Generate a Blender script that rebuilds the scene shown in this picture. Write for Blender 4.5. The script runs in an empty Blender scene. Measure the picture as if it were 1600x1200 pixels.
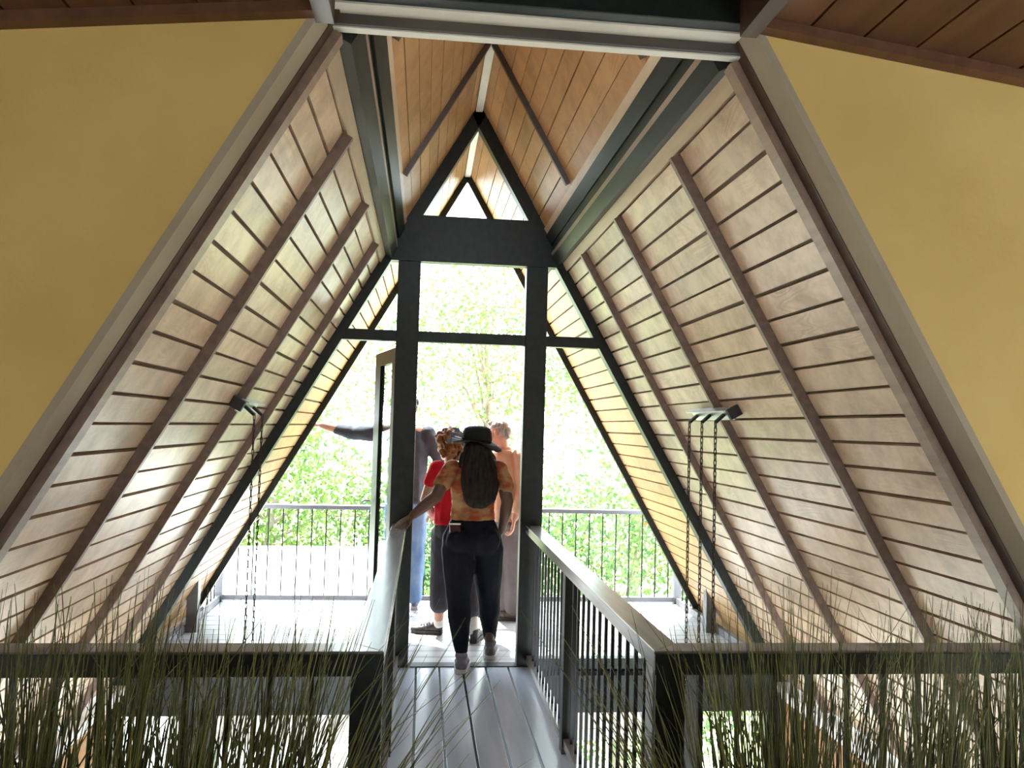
import bpy, bmesh, math, random
import numpy as np
from mathutils import Vector, Matrix, noise
random.seed(7); np.random.seed(7)
S = bpy.context.scene
COL = S.collection

# ------------------------------------------------------------------ camera
yaw, pit, rol, FPX = 0.10538, 0.05271, 0.02714, 1290.0
fw = Vector((math.sin(yaw)*math.cos(pit), math.cos(yaw)*math.cos(pit), math.sin(pit)))
r0 = Vector((math.cos(yaw), -math.sin(yaw), 0)); u0 = r0.cross(fw)
rr = math.cos(rol)*r0 + math.sin(rol)*u0; uu = -math.sin(rol)*r0 + math.cos(rol)*u0
cd = bpy.data.cameras.new('camera'); cam = bpy.data.objects.new('camera', cd); COL.objects.link(cam)
cd.sensor_fit = 'HORIZONTAL'; cd.sensor_width = 36; cd.lens = FPX/1600*36; cd.clip_start = .02; cd.clip_end = 400
M = Matrix(((rr.x, uu.x, -fw.x, 0), (rr.y, uu.y, -fw.y, 0), (rr.z, uu.z, -fw.z, 1.6), (0, 0, 0, 1)))
cam.matrix_world = M
S.camera = cam

# ------------------------------------------------------------------ sky, sun, exposure
W = bpy.data.worlds.new('sky'); S.world = W; W.use_nodes = True
bg = W.node_tree.nodes['Background']; bg.inputs[0].default_value = (.82, .92, 1, 1); bg.inputs[1].default_value = 3.2
sd = bpy.data.lights.new('sun', 'SUN'); sun = bpy.data.objects.new('sun', sd); COL.objects.link(sun)
sd.energy = 7; sd.angle = .02; sd.color = (1, .94, .82)
sun.rotation_euler = Vector((.22, -.42, -1.0)).to_track_quat('-Z', 'Y').to_euler()
S.view_settings.view_transform = 'Standard'; S.view_settings.look = 'None'
S.view_settings.gamma = 1; S.view_settings.use_curve_mapping = False
S.view_settings.exposure = 2.2
S.cycles.max_bounces = 10; S.cycles.diffuse_bounces = 6; S.cycles.transparent_max_bounces = 12
S.cycles.sample_clamp_indirect = 8

# ------------------------------------------------------------------ constants (metres, floor z = 0, eye at x=0 y=0 z=1.6)
C0, RZ, T = 0.3137, 3.8317, 1.7573
H = math.hypot(1, T); D = 5.592; YN = 2.455; YO = 7.1
def SP(side, s, y, n=0.0):
    a = s/H
    return Vector((C0+side*a-side*T/H*n, y, RZ-T*a-n/H))
def s_at(z): return (RZ-z)/T*H
def x_at(side, z): return C0+side*(RZ-z)/T
ROW = .107
def seam(n): return .0245+ROW*n

# ------------------------------------------------------------------ materials
MATS = {}
def nodes_of(name):
    m = bpy.data.materials.new(name); m.use_nodes = True; MATS[name] = m
    nt = m.node_tree; b = nt.nodes['Principled BSDF']
    return m, nt, b
def rgb(c): return (c[0], c[1], c[2], 1)
def mat(name, col, rough=.5, col2=None, scale=(6, 6, 6), detail=5, lo=.35, hi=.65, bump=0.0, rand=0.0, spec=.5, coords='Object', metallic=0, bscale=None, coat=0):
    m, nt, b = nodes_of(name); N = nt.nodes; L = nt.links
    b.inputs['Roughness'].default_value = rough; b.inputs['Metallic'].default_value = metallic
    b.inputs['Specular IOR Level'].default_value = spec
    if coat: b.inputs['Coat Weight'].default_value = coat; b.inputs['Coat Roughness'].default_value = .15
    tc = N.new('ShaderNodeTexCoord'); mp = N.new('ShaderNodeMapping'); mp.inputs['Scale'].default_value = scale
    L.new(tc.outputs[coords], mp.inputs[0])
    oi = N.new('ShaderNodeObjectInfo')
    ad = N.new('ShaderNodeVectorMath'); ad.operation = 'ADD'
    ml = N.new('ShaderNodeMath'); ml.operation = 'MULTIPLY'; ml.inputs[1].default_value = 37.0 if rand else 0.0
    L.new(oi.outputs['Random'], ml.inputs[0]); L.new(mp.outputs[0], ad.inputs[0]); L.new(ml.outputs[0], ad.inputs[1])
    nz = N.new('ShaderNodeTexNoise'); nz.inputs['Scale'].default_value = 1; nz.inputs['Detail'].default_value = detail
    L.new(ad.outputs[0], nz.inputs['Vector'])
    rp = N.new('ShaderNodeValToRGB'); rp.color_ramp.elements[0].position = lo; rp.color_ramp.elements[1].position = hi
    rp.color_ramp.elements[0].color = rgb(col); rp.color_ramp.elements[1].color = rgb(col2 or [min(1, x*1.25) for x in col])
    L.new(nz.outputs['Fac'], rp.inputs[0])
    out = rp.outputs[0]
    if rand:
        hs = N.new('ShaderNodeHueSaturation'); mr = N.new('ShaderNodeMapRange')
        mr.inputs['To Min'].default_value = 1-rand; mr.inputs['To Max'].default_value = 1+rand
        L.new(oi.outputs['Random'], mr.inputs[0]); L.new(mr.outputs[0], hs.inputs['Value']); L.new(out, hs.inputs['Color']); out = hs.outputs[0]
    L.new(out, b.inputs['Base Color'])
    if bump:
        bp = N.new('ShaderNodeBump'); bp.inputs['Strength'].default_value = bump; bp.inputs['Distance'].default_value = .004
        src = nz.outputs['Fac']
        if bscale:
            n2 = N.new('ShaderNodeTexNoise'); n2.inputs['Scale'].default_value = bscale; n2.inputs['Detail'].default_value = 6
            L.new(tc.outputs[coords], n2.inputs['Vector']); src = n2.outputs['Fac']
        L.new(src, bp.inputs['Height']); L.new(bp.outputs[0], b.inputs['Normal'])
    return m
def plywood(name, base, dark, knot, rough=.36):
    """planks cut from plywood: long wandering grain, here and there cathedral rings, blotchy stain"""
    m, nt, b = nodes_of(name); N = nt.nodes; L = nt.links
    tc = N.new('ShaderNodeTexCoord'); oi = N.new('ShaderNodeObjectInfo')
    ml = N.new('ShaderNodeMath'); ml.operation = 'MULTIPLY'; ml.inputs[1].default_value = 61.0
    L.new(oi.outputs['Random'], ml.inputs[0])
    ad = N.new('ShaderNodeVectorMath'); ad.operation = 'ADD'; L.new(tc.outputs['Object'], ad.inputs[0]); L.new(ml.outputs[0], ad.inputs[1])
    mp = N.new('ShaderNodeMapping'); mp.inputs['Scale'].default_value = (9, 1.6, 9); L.new(ad.outputs[0], mp.inputs[0])
    n1 = N.new('ShaderNodeTexNoise'); n1.inputs['Scale'].default_value = 1.0; n1.inputs['Detail'].default_value = 2; n1.inputs['Distortion'].default_value = .6
    L.new(mp.outputs[0], n1.inputs['Vector'])
    mu = N.new('ShaderNodeMath'); mu.operation = 'MULTIPLY'; mu.inputs[1].default_value = 95; L.new(n1.outputs['Fac'], mu.inputs[0])
    sn = N.new('ShaderNodeMath'); sn.operation = 'SINE'; L.new(mu.outputs[0], sn.inputs[0])
    mr = N.new('ShaderNodeMapRange'); mr.inputs['From Min'].default_value = -1; mr.inputs['To Min'].default_value = 0; mr.inputs['To Max'].default_value = 1
    L.new(sn.outputs[0], mr.inputs[0])
    n2 = N.new('ShaderNodeTexNoise'); n2.inputs['Scale'].default_value = 3.2; n2.inputs['Detail'].default_value = 4; L.new(ad.outputs[0], n2.inputs['Vector'])
    gate = N.new('ShaderNodeMapRange'); gate.inputs['From Min'].default_value = .5; gate.inputs['From Max'].default_value = .72; L.new(n2.outputs['Fac'], gate.inputs[0])
    gm = N.new('ShaderNodeMath'); gm.operation = 'MULTIPLY'; L.new(gate.outputs[0], gm.inputs[0]); L.new(mr.outputs[0], gm.inputs[1])
    gs = N.new('ShaderNodeMath'); gs.operation = 'MULTIPLY'; gs.inputs[1].default_value = .55; L.new(gm.outputs[0], gs.inputs[0])
    n3 = N.new('ShaderNodeTexNoise'); n3.inputs['Scale'].default_value = 7; n3.inputs['Detail'].default_value = 8; n3.inputs['Roughness'].default_value = .65; L.new(ad.outputs[0], n3.inputs['Vector'])
    r3 = N.new('ShaderNodeValToRGB'); r3.color_ramp.elements[0].position = .36; r3.color_ramp.elements[1].position = .6
    r3.color_ramp.elements[0].color = rgb(dark); r3.color_ramp.elements[1].color = rgb(base); L.new(n3.outputs['Fac'], r3.inputs[0])
    mx = N.new('ShaderNodeMix'); mx.data_type = 'RGBA'; L.new(gs.outputs[0], mx.inputs['Factor']); L.new(r3.outputs[0], mx.inputs[6]); mx.inputs[7].default_value = rgb(knot)
    hs = N.new('ShaderNodeHueSaturation'); hr = N.new('ShaderNodeMapRange'); hr.inputs['To Min'].default_value = .84; hr.inputs['To Max'].default_value = 1.12
    L.new(oi.outputs['Random'], hr.inputs[0]); L.new(hr.outputs[0], hs.inputs['Value']); L.new(mx.outputs[2], hs.inputs['Color'])
    L.new(hs.outputs[0], b.inputs['Base Color']); b.inputs['Roughness'].default_value = rough
    bp = N.new('ShaderNodeBump'); bp.inputs['Strength'].default_value = .12; bp.inputs['Distance'].default_value = .003
    L.new(n3.outputs['Fac'], bp.inputs['Height']); L.new(bp.outputs[0], b.inputs['Normal'])
    return m
PLANK = plywood('varnished plywood planks', (.62, .475, .34), (.42, .305, .21), (.30, .19, .11))
PLANKU = plywood('amber plywood planks', (.47, .27, .12), (.37, .20, .085), (.24, .12, .05), .42)
GROOVE = mat('groove brown', (.13, .085, .06), .7)
BATTEN = mat('batten brown wood', (.22, .15, .112), .42, (.30, .21, .155), (30, 3, 30), rand=.1)
BATD = mat('dark batten wood', (.13, .086, .066), .42, (.19, .13, .10), (30, 3, 30), rand=.1)
TRIMW = mat('pale trim wood', (.42, .31, .21), .4, (.52, .40, .28), (20, 3, 20), rand=.1)
DARK = mat('dark stained wood', (.007, .0095, .0085), .42, (.012, .016, .0145), (25, 3, 25), bump=.1, rand=.1, spec=.3)
DARKB = mat('dark brown board', (.05, .028, .02), .45, (.075, .045, .032), (25, 3, 25), rand=.1)
CAP = mat('grey stained handrail wood', (.22, .215, .23), .22, (.28, .275, .29), (25, 2, 25), rand=.1)
BOARD = mat('grey floor boards with sky sheen', (.40, .47, .58), .2, (.50, .57, .67), (14, 1.2, 14), bump=.15, rand=.12)  # blue lift in the colour stands for sky reflected on grey boards
DECKM = mat('pale grey deck boards', (.25, .25, .26), .38, (.34, .34, .35), (1.2, 14, 14), bump=.15, rand=.12)
STEEL = mat('black steel bar', (.012, .012, .014), .4, metallic=.2)
YEL = mat('mustard plaster', (.55, .39, .135), .85, (.61, .44, .165), (3, 3, 3), bump=.25, bscale=90)
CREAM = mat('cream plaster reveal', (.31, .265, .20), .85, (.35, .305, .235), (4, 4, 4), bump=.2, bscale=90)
CEILM = mat('dark brown ceiling boards', (.075, .03, .016), .5, (.115, .05, .026), (18, 2, 18), rand=.12)
BLACK = mat('black timber and unlit void', (.01, .01, .011), .5)
WHITEB = mat('pale painted boards and lit faces', (.55, .54, .5), .6, (.62, .61, .57))
WHITET = mat('white painted ledge', (.72, .71, .68), .5)
BROWNW = mat('orange brown wall', (.30, .155, .07), .8, (.36, .19, .09))
METAL = mat('grey galvanised steel', (.45, .46, .48), .38, metallic=.9)
CHAINM = mat('dark chain steel', (.03, .028, .028), .4, metallic=.6)
CONC = mat('pale concrete', (.62, .6, .56), .9, (.7, .68, .64), (2, 2, 2))
ROOFW = mat('white roof sheet', (.86, .86, .85), .6, (.9, .9, .9))
GRASS = mat('dry grass ground', (.28, .33, .14), .95, (.42, .44, .22), (.6, .6, .6))
POT = mat('dark planter', (.045, .04, .036), .6)
SOIL = mat('potting soil', (.03, .02, .014), .95, (.06, .04, .03), (40, 40, 40), bump=.5)
BARK = mat('grey brown bark', (.13, .10, .075), .9, (.2, .16, .12), (8, 8, 2), bump=.4)
LOWF = mat('pale tiled floor', (.55, .51, .45), .4, (.6, .56, .5), (3, 3, 3))
TIE = mat('weathered tie beam wood', (.05, .042, .038), .4, (.085, .07, .062), (3, 25, 25))
CAPD = mat('weathered balcony rail', (.10, .09, .105), .45, (.14, .13, .145), (3, 25, 25))
TEAL = mat('teal plastic', (.03, .42, .40), .5)
def glass():
    m = bpy.data.materials.new('clear window glass'); m.use_nodes = True; nt = m.node_tree; N = nt.nodes; L = nt.links
    N.remove(N['Principled BSDF']); o = N['Material Output']
    t = N.new('ShaderNodeBsdfTransparent'); t.inputs[0].default_value = (.95, .975, .96, 1)
    g = N.new('ShaderNodeBsdfGlossy'); g.inputs['Roughness'].default_value = .02
    f = N.new('ShaderNodeFresnel'); f.inputs['IOR'].default_value = 1.2
    x = N.new('ShaderNodeMixShader'); k = N.new('ShaderNodeMath'); k.operation = 'MULTIPLY'; k.inputs[1].default_value = .4; L.new(f.outputs[0], k.inputs[0]); L.new(k.outputs[0], x.inputs[0]); L.new(t.outputs[0], x.inputs[1]); L.new(g.outputs[0], x.inputs[2]); L.new(x.outputs[0], o.inputs[0])
    return m
GLASS = glass()
def leafmat(name, a, b, c=None, trans=.45):
    m = bpy.data.materials.new(name); m.use_nodes = True; nt = m.node_tree; N = nt.nodes; L = nt.links
    p = N['Principled BSDF']; o = N['Material Output']; p.inputs['Roughness'].default_value = .5
    at = N.new('ShaderNodeAttribute'); at.attribute_name = 'tone'
    rp = N.new('ShaderNodeValToRGB'); rp.color_ramp.elements[0].color = rgb(a); rp.color_ramp.elements[1].color = rgb(b)
    if c:
        rp.color_ramp.elements[1].position = .86; e = rp.color_ramp.elements.new(.93); e.color = rgb(c)
    L.new(at.outputs['Fac'], rp.inputs[0]); L.new(rp.outputs[0], p.inputs['Base Color'])
    tr = N.new('ShaderNodeBsdfTranslucent'); L.new(rp.outputs[0], tr.inputs[0])
    x = N.new('ShaderNodeMixShader'); x.inputs[0].default_value = trans; L.new(p.outputs[0], x.inputs[1]); L.new(tr.outputs[0], x.inputs[2]); L.new(x.outputs[0], o.inputs[0])
    return m
LEAF = leafmat('light green leaves', (.03, .085, .018), (.15, .22, .035))
LEAFB = leafmat('blue green leaves', (.016, .08, .04), (.09, .18, .06))
LEAFO = leafmat('green leaves with russet tips', (.02, .08, .025), (.13, .20, .045), (.36, .12, .03))
REED = leafmat('olive reed stems', (.026, .032, .010), (.27, .29, .075), trans=.08)

# ------------------------------------------------------------------ helpers
def link(o, parent=None):
    COL.objects.link(o)
    if parent is not None: o.parent = parent
    return o
def tag(o, label, cat, group=None, kind=None):
    o['label'] = label; o['category'] = cat
    if group: o['group'] = group
    if kind: o['kind'] = kind
    return o
def empty(name, loc=(0, 0, 0)):
    o = bpy.data.objects.new(name, None); o.location = loc; o.empty_display_size = .1
    return link(o)
def meshobj(name, me, m, parent=None):
    if m is not None and not me.materials: me.materials.append(m)
    o = bpy.data.objects.new(name, me); link(o, parent)
    if parent is not None and parent.type == 'EMPTY':      # geometry is written in world metres
        o.matrix_parent_inverse = Matrix.Translation(parent.location).inverted()
    return o
class MB:
    def __init__(s): s.v = []; s.f = []
    def poly(s, vs, fs):
        k = len(s.v); s.v += [tuple(v) for v in vs]; s.f += [tuple(i+k for i in f) for f in fs]; return s
    def hexa(s, p):       # p: 4 bottom, 4 top
        return s.poly(p, [(3, 2, 1, 0), (4, 5, 6, 7), (0, 1, 5, 4), (1, 2, 6, 5), (2, 3, 7, 6), (3, 0, 4, 7)])
    def box(s, x0, x1, y0, y1, z0, z1):
        return s.hexa([(x0, y0, z0), (x1, y0, z0), (x1, y1, z0), (x0, y1, z0), (x0, y0, z1), (x1, y0, z1), (x1, y1, z1), (x0, y1, z1)])
    def sbox(s, side, s0, s1, y0, y1, n0, n1):   # box on a roof slope
        P = lambda a, y, n: SP(side, a, y, n)
        return s.hexa([P(s0, y0, n0), P(s1, y0, n0), P(s1, y1, n0), P(s0, y1, n0), P(s0, y0, n1), P(s1, y0, n1), P(s1, y1, n1), P(s0, y1, n1)])
    def prism(s, pts, y0, y1):   # polygon in xz pulled along y
        n = len(pts); v = [(p[0], y0, p[1]) for p in pts]+[(p[0], y1, p[1]) for p in pts]
        return s.poly(v, [tuple(range(n)), tuple(range(2*n-1, n-1, -1))]+[(i, i+n, (i+1) % n+n, (i+1) % n) for i in range(n)])
    def beam(s, a, b, w, h, up=(0, 0, 1)):   # square bar a->b
        a = Vector(a); b = Vector(b); d = (b-a).normalized(); u = Vector(up)
        if abs(d.dot(u)) > .99: u = Vector((0, 1, 0))
        x = d.cross(u).normalized()*w/2; z = x.cross(d).normalized()*h/2
        return s.hexa([a-x-z, a+x-z, b+x-z, b-x-z, a-x+z, a+x+z, b+x+z, b-x+z])
    def tube(s, pts, rads, k=6):
        pts = [Vector(p) for p in pts]; base = len(s.v); n = len(pts)
        for i, p in enumerate(pts):
            d = (pts[min(i+1, n-1)]-pts[max(i-1, 0)]).normalized()
            u = Vector((0, 0, 1)) if abs(d.z) < .9 else Vector((0, 1, 0))
            x = d.cross(u).normalized(); y = d.cross(x)
            r = rads[i] if hasattr(rads, '__len__') else rads
            for j in range(k):
                a = 2*math.pi*j/k; s.v.append(tuple(p+x*math.cos(a)*r+y*math.sin(a)*r))
        for i in range(n-1):
            for j in range(k):
                q = base+i*k; s.f.append((q+j, q+(j+1) % k, q+k+(j+1) % k, q+k+j))
        s.f.append(tuple(base+j for j in range(k))[::-1]); s.f.append(tuple(base+(n-1)*k+j for j in range(k)))
        return s
    def lathe(s, c, prof, k=24):   # prof: (r, z)
        base = len(s.v); n = len(prof)
        for r, z in prof:
            for j in range(k):
                a = 2*math.pi*j/k; s.v.append((c[0]+r*math.cos(a), c[1]+r*math.sin(a), c[2]+z))
        for i in range(n-1):
            for j in range(k):
                q = base+i*k; s.f.append((q+j, q+(j+1) % k, q+k+(j+1) % k, q+k+j))
        s.f.append(tuple(base+j for j in range(k))[::-1]); s.f.append(tuple(base+(n-1)*k+j for j in range(k)))
        return s
    def mesh(s, name='m'):
        me = bpy.data.meshes.new(name); me.from_pydata(s.v, [], s.f); me.validate()
        b = bmesh.new(); b.from_mesh(me); bmesh.ops.recalc_face_normals(b, faces=b.faces); b.to_mesh(me); b.free()
        return me
    def obj(s, name, m, parent=None, smooth=False, bevel=0):
        me = s.mesh(name)
        if smooth: me.polygons.foreach_set('use_smooth', [True]*len(me.polygons))
        o = meshobj(name, me, m, parent)
        if bevel:
            md = o.modifiers.new('bevel', 'BEVEL'); md.width = bevel; md.segments = 2; md.limit_method = 'ANGLE'
        return o
def struct(o, label, cat): return tag(o, label, cat, kind='structure')

# ------------------------------------------------------------------ sloping ceilings: planks, battens
S_TOP, S_BOT = s_at(2.70), s_at(-.10)
BAYS = [(YN, 3.11), (3.11, 4.07), (4.07, 4.96), (4.96, D), (D+.09, YO)]
plank_mesh = {}
def plank(side, n0, L, y0, parent, m, key):
    gap = .007 if key == 'up' else .0135
    if (key, round(L, 3)) not in plank_mesh:
        w = ROW-gap; me = MB().box(-w/2, w/2, -L/2, L/2, 0, .017).mesh('plank'); me.materials.append(m); plank_mesh[(key, round(L, 3))] = me
    o = bpy.data.objects.new('plank', plank_mesh[(key, round(L, 3))]); link(o, parent)
    p = SP(side, seam(n0)+ROW/2+random.uniform(-.002, .002), y0+L/2, -.017+random.uniform(-.001, .001))
    X = Vector((side, 0, -T))/H; Z = Vector((-side*T, 0, -1))/H; Y = Z.cross(X)
    o.matrix_local = Matrix(((X.x, Y.x, Z.x, p.x), (X.y, Y.y, Z.y, p.y), (X.z, Y.z, Z.z, p.z), (0, 0, 0, 1)))
for side, sd_ in ((-1, 'left'), (1, 'right')):
    lo = MB().sbox(side, S_TOP-.02, S_BOT, YN, YO, -.075, -.019).obj('ceiling_'+sd_, GROOVE)
    struct(lo, f'long sloping plank ceiling on the {sd_} of the gable with brown battens', 'ceiling')
    for y0, y1 in BAYS:
        for n in range(12, 42): plank(side, n, y1-y0-.006, y0+.003, lo, PLANKU if y0 > D else PLANK, 'out' if y0 > D else 'low')
    for y in (3.11, 4.07, 4.96):
        MB().sbox(side, S_TOP+.01, S_BOT, y-.013, y+.013, 0, .042).obj('batten', BATD, lo)
    # rim at the near edge: pale batten then dark board
    MB().sbox(side, S_TOP-.06, S_BOT, 2.402, YN+.004, -.03, .03).obj('edge_batten', BATTEN, lo)
    MB().sbox(side, S_TOP-.10, S_BOT, 2.352, 2.401, -.06, .004).obj('edge_board', DARKB, lo)
    MB().sbox(side, S_TOP-.055, S_TOP+.004, YN+.006, D, -.018, .012).obj('top_trim', TRIMW, lo)
    MB().sbox(side, S_TOP-.03, S_BOT+.03, YO, YO+.045, -.13, .05).obj('barge_board', DARK, lo)
    # upper gable above the purlin
    up = MB().sbox(side, .0, s_at(2.98)+.02, YN, YO, -.075, -.019).obj('ceiling_upper_'+sd_, GROOVE)
    struct(up, f'amber plank ceiling of the small upper gable, {sd_} of the ridge', 'ceiling')
    for y0, y1 in ((YN, 2.94), (2.94, 4.58), (4.58, D), (D+.09, YO)):
        for n in range(0, 9): plank(side, n, y1-y0-.006, y0+.003, up, PLANKU, 'up')
    for y in (2.94, 4.58):
        MB().sbox(side, .05, s_at(3.0), y-.014, y+.014, 0, .03).obj('batten', DARKB, up)
    MB().sbox(side, -.02, s_at(2.98)+.03, YO, YO+.045, -.13, .05).obj('barge_board', DARK, up)
    # purlin: stepped dark boards
    a = s_at(2.985); pu = MB().sbox(side, a+.05, S_TOP-.058, 2.36, YO, -.09, -.012).obj('trim_1' if side < 0 else 'trim_2', DARK)
    struct(pu, f'dark stepped purlin beam along the {sd_} foot of the upper gable', 'beam')
    L_ = S_TOP-.056-a
    for n in (9, 10, 11): plank(side, n, YO-D-.096, D+.093, pu, PLANKU, 'out')
    MB().sbox(side, s_at(2.98)+.032, S_TOP-.032, YO, YO+.045, -.13, .05).obj('barge_board', DARK, pu)
    MB().sbox(side, a, a+.05, 2.43, D, -.05, .012).obj('pale_trim', TRIMW, pu)
    MB().sbox(side, a+.052, a+.052+L_*.26, 2.43, D, -.01, .03).obj('purlin_board', DARK, pu)
    MB().sbox(side, a+.052+L_*.27, a+.052+L_*.44, 2.43, D, -.01, .018).obj('purlin_board', DARK, pu)
    MB().sbox(side, a+.052+L_*.45, a+.052+L_*.53, 2.43, D, -.01, .05).obj('brown_strip', BATTEN, pu)
    MB().sbox(side, a+.052+L_*.54, S_TOP-.058, 2.43, D, -.01, .06).obj('purlin_board', DARK, pu)
rt = MB().prism([(C0-.024, RZ-.062), (C0+.024, RZ-.062), (C0+.024, RZ-.03), (C0-.024, RZ-.03)], YN, YO).obj('trim_3', WHITEB)
struct(rt, 'pale ridge strip running along the peak of the upper gable', 'ridge strip')
# roof ridge cover so no daylight leaks
rc = MB().prism([(C0-.2, RZ-.12), (C0, RZ+.22), (C0+.2, RZ-.12), (C0, RZ+.05)], YN-.1, YO+.05).obj('trim_4', DARK)
struct(rc, 'dark ridge cap of the roof above the upper gable', 'ridge cap')

# near tie beam across the opening, two steps
tb = empty('trim_5', (.33, 2.35, 2.8)); struct(tb, 'dark stepped tie beam crossing the top of the opening', 'beam')
MB().box(x_at(-1, 2.795)-.02, x_at(1, 2.795)+.02, 2.372, 2.415, 2.752, 2.80).obj('lower_beam', TIE, tb, bevel=.003)
MB().box(x_at(-1, 2.85)-.10, x_at(1, 2.85)+.12, 2.262, 2.371, 2.79, 3.02).obj('upper_beam', DARK, tb, bevel=.003)

MB().box(x_at(-1, 2.78)-.02, x_at(1, 2.78)+.02, 2.31, 2.3715, 2.784, 2.7898).obj('lit_face_strip', WHITEB, tb)  # pale strips stand for light caught on the undersides of both beams
MB().box(x_at(-1, 2.75), x_at(1, 2.75), 2.38, 2.414, 2.747, 2.7518).obj('lit_face_strip', WHITEB, tb)

# ------------------------------------------------------------------ plaster walls, room shell behind the camera
XL, XR, YB = -3.8, 4.4, -3.8
for side, nm, xe in ((-1, 'wall_left', XL), (1, 'wall_right', XR)):
    zc = 2.735 if side < 0 else 2.79
    xs = x_at(side, zc)
    ze = zc-.12*abs(xe-xs)
    pts = [(xe, -.3), (x_at(side, -.3), -.3), (xs, zc), (xs, zc+.5), (xe, zc+.5)]
    w = MB().prism(pts, 2.25, 2.35).obj(nm, YEL)
    struct(w, f'mustard yellow plaster wall on the {"left" if side<0 else "right"} of the gable opening', 'wall')
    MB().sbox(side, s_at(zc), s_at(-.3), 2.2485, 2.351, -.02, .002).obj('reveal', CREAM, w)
    sw = MB().box(min(xe, xe+side*.1), max(xe, xe+side*.1), YB, 2.35, -.1, 3.2).obj('wall_side_left' if side < 0 else 'wall_side_right', YEL)
    struct(sw, f'yellow plaster side wall at the far {"left" if side<0 else "right"} of the room behind the camera', 'wall')
    # ceiling of the near room, falling away from the middle
    x0 = xs
    ce = empty('ceiling_near_'+('left' if side < 0 else 'right'), (x0, 0, zc)); struct(ce, f'dark brown board ceiling of the near room on the {"left" if side<0 else "right"}', 'ceiling')
    n = int(abs(xe-x0)/.16)+1
    sl = -.12
    MB().prism([(x0, zc+.02), (xe+side*.1, zc+.02+sl*abs(xe+side*.1-x0)), (xe+side*.1, zc+.12+sl*abs(xe-x0)), (x0, zc+.12)], YB, 2.25).obj('backing', BLACK, ce)
    for i in range(n):
        xa = x0+side*(i*.16+.004); xb = x0+side*min(i*.16+.156, abs(xe-x0))
        za = zc+sl*abs(xa-x0); zb = zc+sl*abs(xb-x0)
        MB().prism([(xa, za), (xb, zb), (xb, zb+.02), (xa, za+.02)], YB, 2.25).obj('board', CEILM, ce)
    MB().prism([(x0, zc-.03), (xe, ze-.03), (xe, ze), (x0, zc)], 2.205, 2.249).obj('cornice', CEILM, ce)
    MB().box(min(x0-side*.03, x0+side*.02), max(x0-side*.03, x0+side*.02), YB, 2.26, zc-.04, zc+.3).obj('edge_beam', DARKB, ce)
vd = MB().box(x_at(-1, 2.735)-.05, x_at(1, 2.79)+.05, YB, 2.36, 3.02, 3.12).obj('ceiling', BLACK)  # black colour stands for the unlit gable top above the walkway
struct(vd, 'black panel standing for the unlit gable void over the walkway', 'ceiling')
fl = MB().box(-2.5, 2.1, YB, 2.46, -.12, -.005).obj('floor', BOARD); struct(fl, 'upper room floor on which the camera stands', 'floor')  # unseen sides left open so light from below climbs the walls
wb = empty('window_1', (.3, YB, 0)); struct(wb, 'unseen window band behind the camera, added to light the room', 'window')  # opening out of view, added and sized for the light on the walls
MB().box(XL, XR, YB-.1, YB, -.1, .35).obj('sill_wall', YEL, wb); MB().box(XL, XR, YB-.1, YB, .62, 3.2).obj('head_wall', YEL, wb)
for x in (XL+.05, -1.75, .3, 2.35, XR-.05): MB().box(x-.05, x+.05, YB-.1, YB, .35, .62).obj('post', DARK, wb)

# ------------------------------------------------------------------ glazed gable wall at y = D
ga = empty('window_2', (C0, D, 0)); struct(ga, 'dark timber glazed gable frame with doorway in the middle', 'window')
Y0, Y1 = D, D+.088
ZT0, ZT1, ZH0, ZH1 = 2.1625, 2.235, 2.711, 3.028
PX = ((-.2036, -.0522), (.6733, .8219))
for i, (a, b) in enumerate(PX): MB().box(a, b, Y0-.002, Y1+.01, 0, ZH0).obj('post', DARK, ga, bevel=.004)
def xi(side, z, n): # x of a line n inside the slope
    p = SP(side, 0, 0, n); return p.x+side*(p.z-z)/T
for side in (-1, 1):
    MB().sbox(side, s_at(2.78), s_at(-.1), Y0, Y1, -.02, .0635).obj('rafter', DARK, ga, bevel=.003)
    MB().sbox(side, .0, s_at(2.9), Y0, Y1, -.02, .083).obj('upper_rafter', DARK, ga)
MB().prism([(xi(-1, ZH0, 0), ZH0), (xi(1, ZH0, 0), ZH0), (xi(1, ZH1, 0), ZH1), (xi(-1, ZH1, 0), ZH1)], Y0-.004, Y1-.004).obj('header', DARK, ga)
for a, b in ((xi(-1, ZT0, .05), PX[0][0]), (PX[0][1], PX[1][0]), (PX[1][1], xi(1, ZT0, .05))):
    MB().box(a, b, Y0+.006, Y1-.01, ZT0, ZT1).obj('transom', DARK, ga)
YG = D+.045
def pane(pts): MB().prism(pts, YG, YG+.005).obj('pane', GLASS, ga)
n_ = .06
pane([(xi(-1, ZH1, .08), ZH1), (xi(1, ZH1, .08), ZH1), (C0, RZ-.083*H)])
pane([(PX[0][1], ZT1), (PX[1][0], ZT1), (PX[1][0], ZH0), (PX[0][1], ZH0)])
for side, p in ((-1, PX[0][0]), (1, PX[1][1])):
    pane([(xi(side, ZT1, n_), ZT1), (p, ZT1), (p, ZH0), (xi(side, ZH0, n_), ZH0)])
    pane([(xi(side, .0, n_), .0), (p, .0), (p, ZT0), (xi(side, ZT0, n_), ZT0)])
    MB().box(min(p, xi(side, 0, .0)), max(p, xi(side, 0, .0)), Y0+.01, Y1-.01, -.02, .05).obj('sill', DARK, ga)
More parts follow.
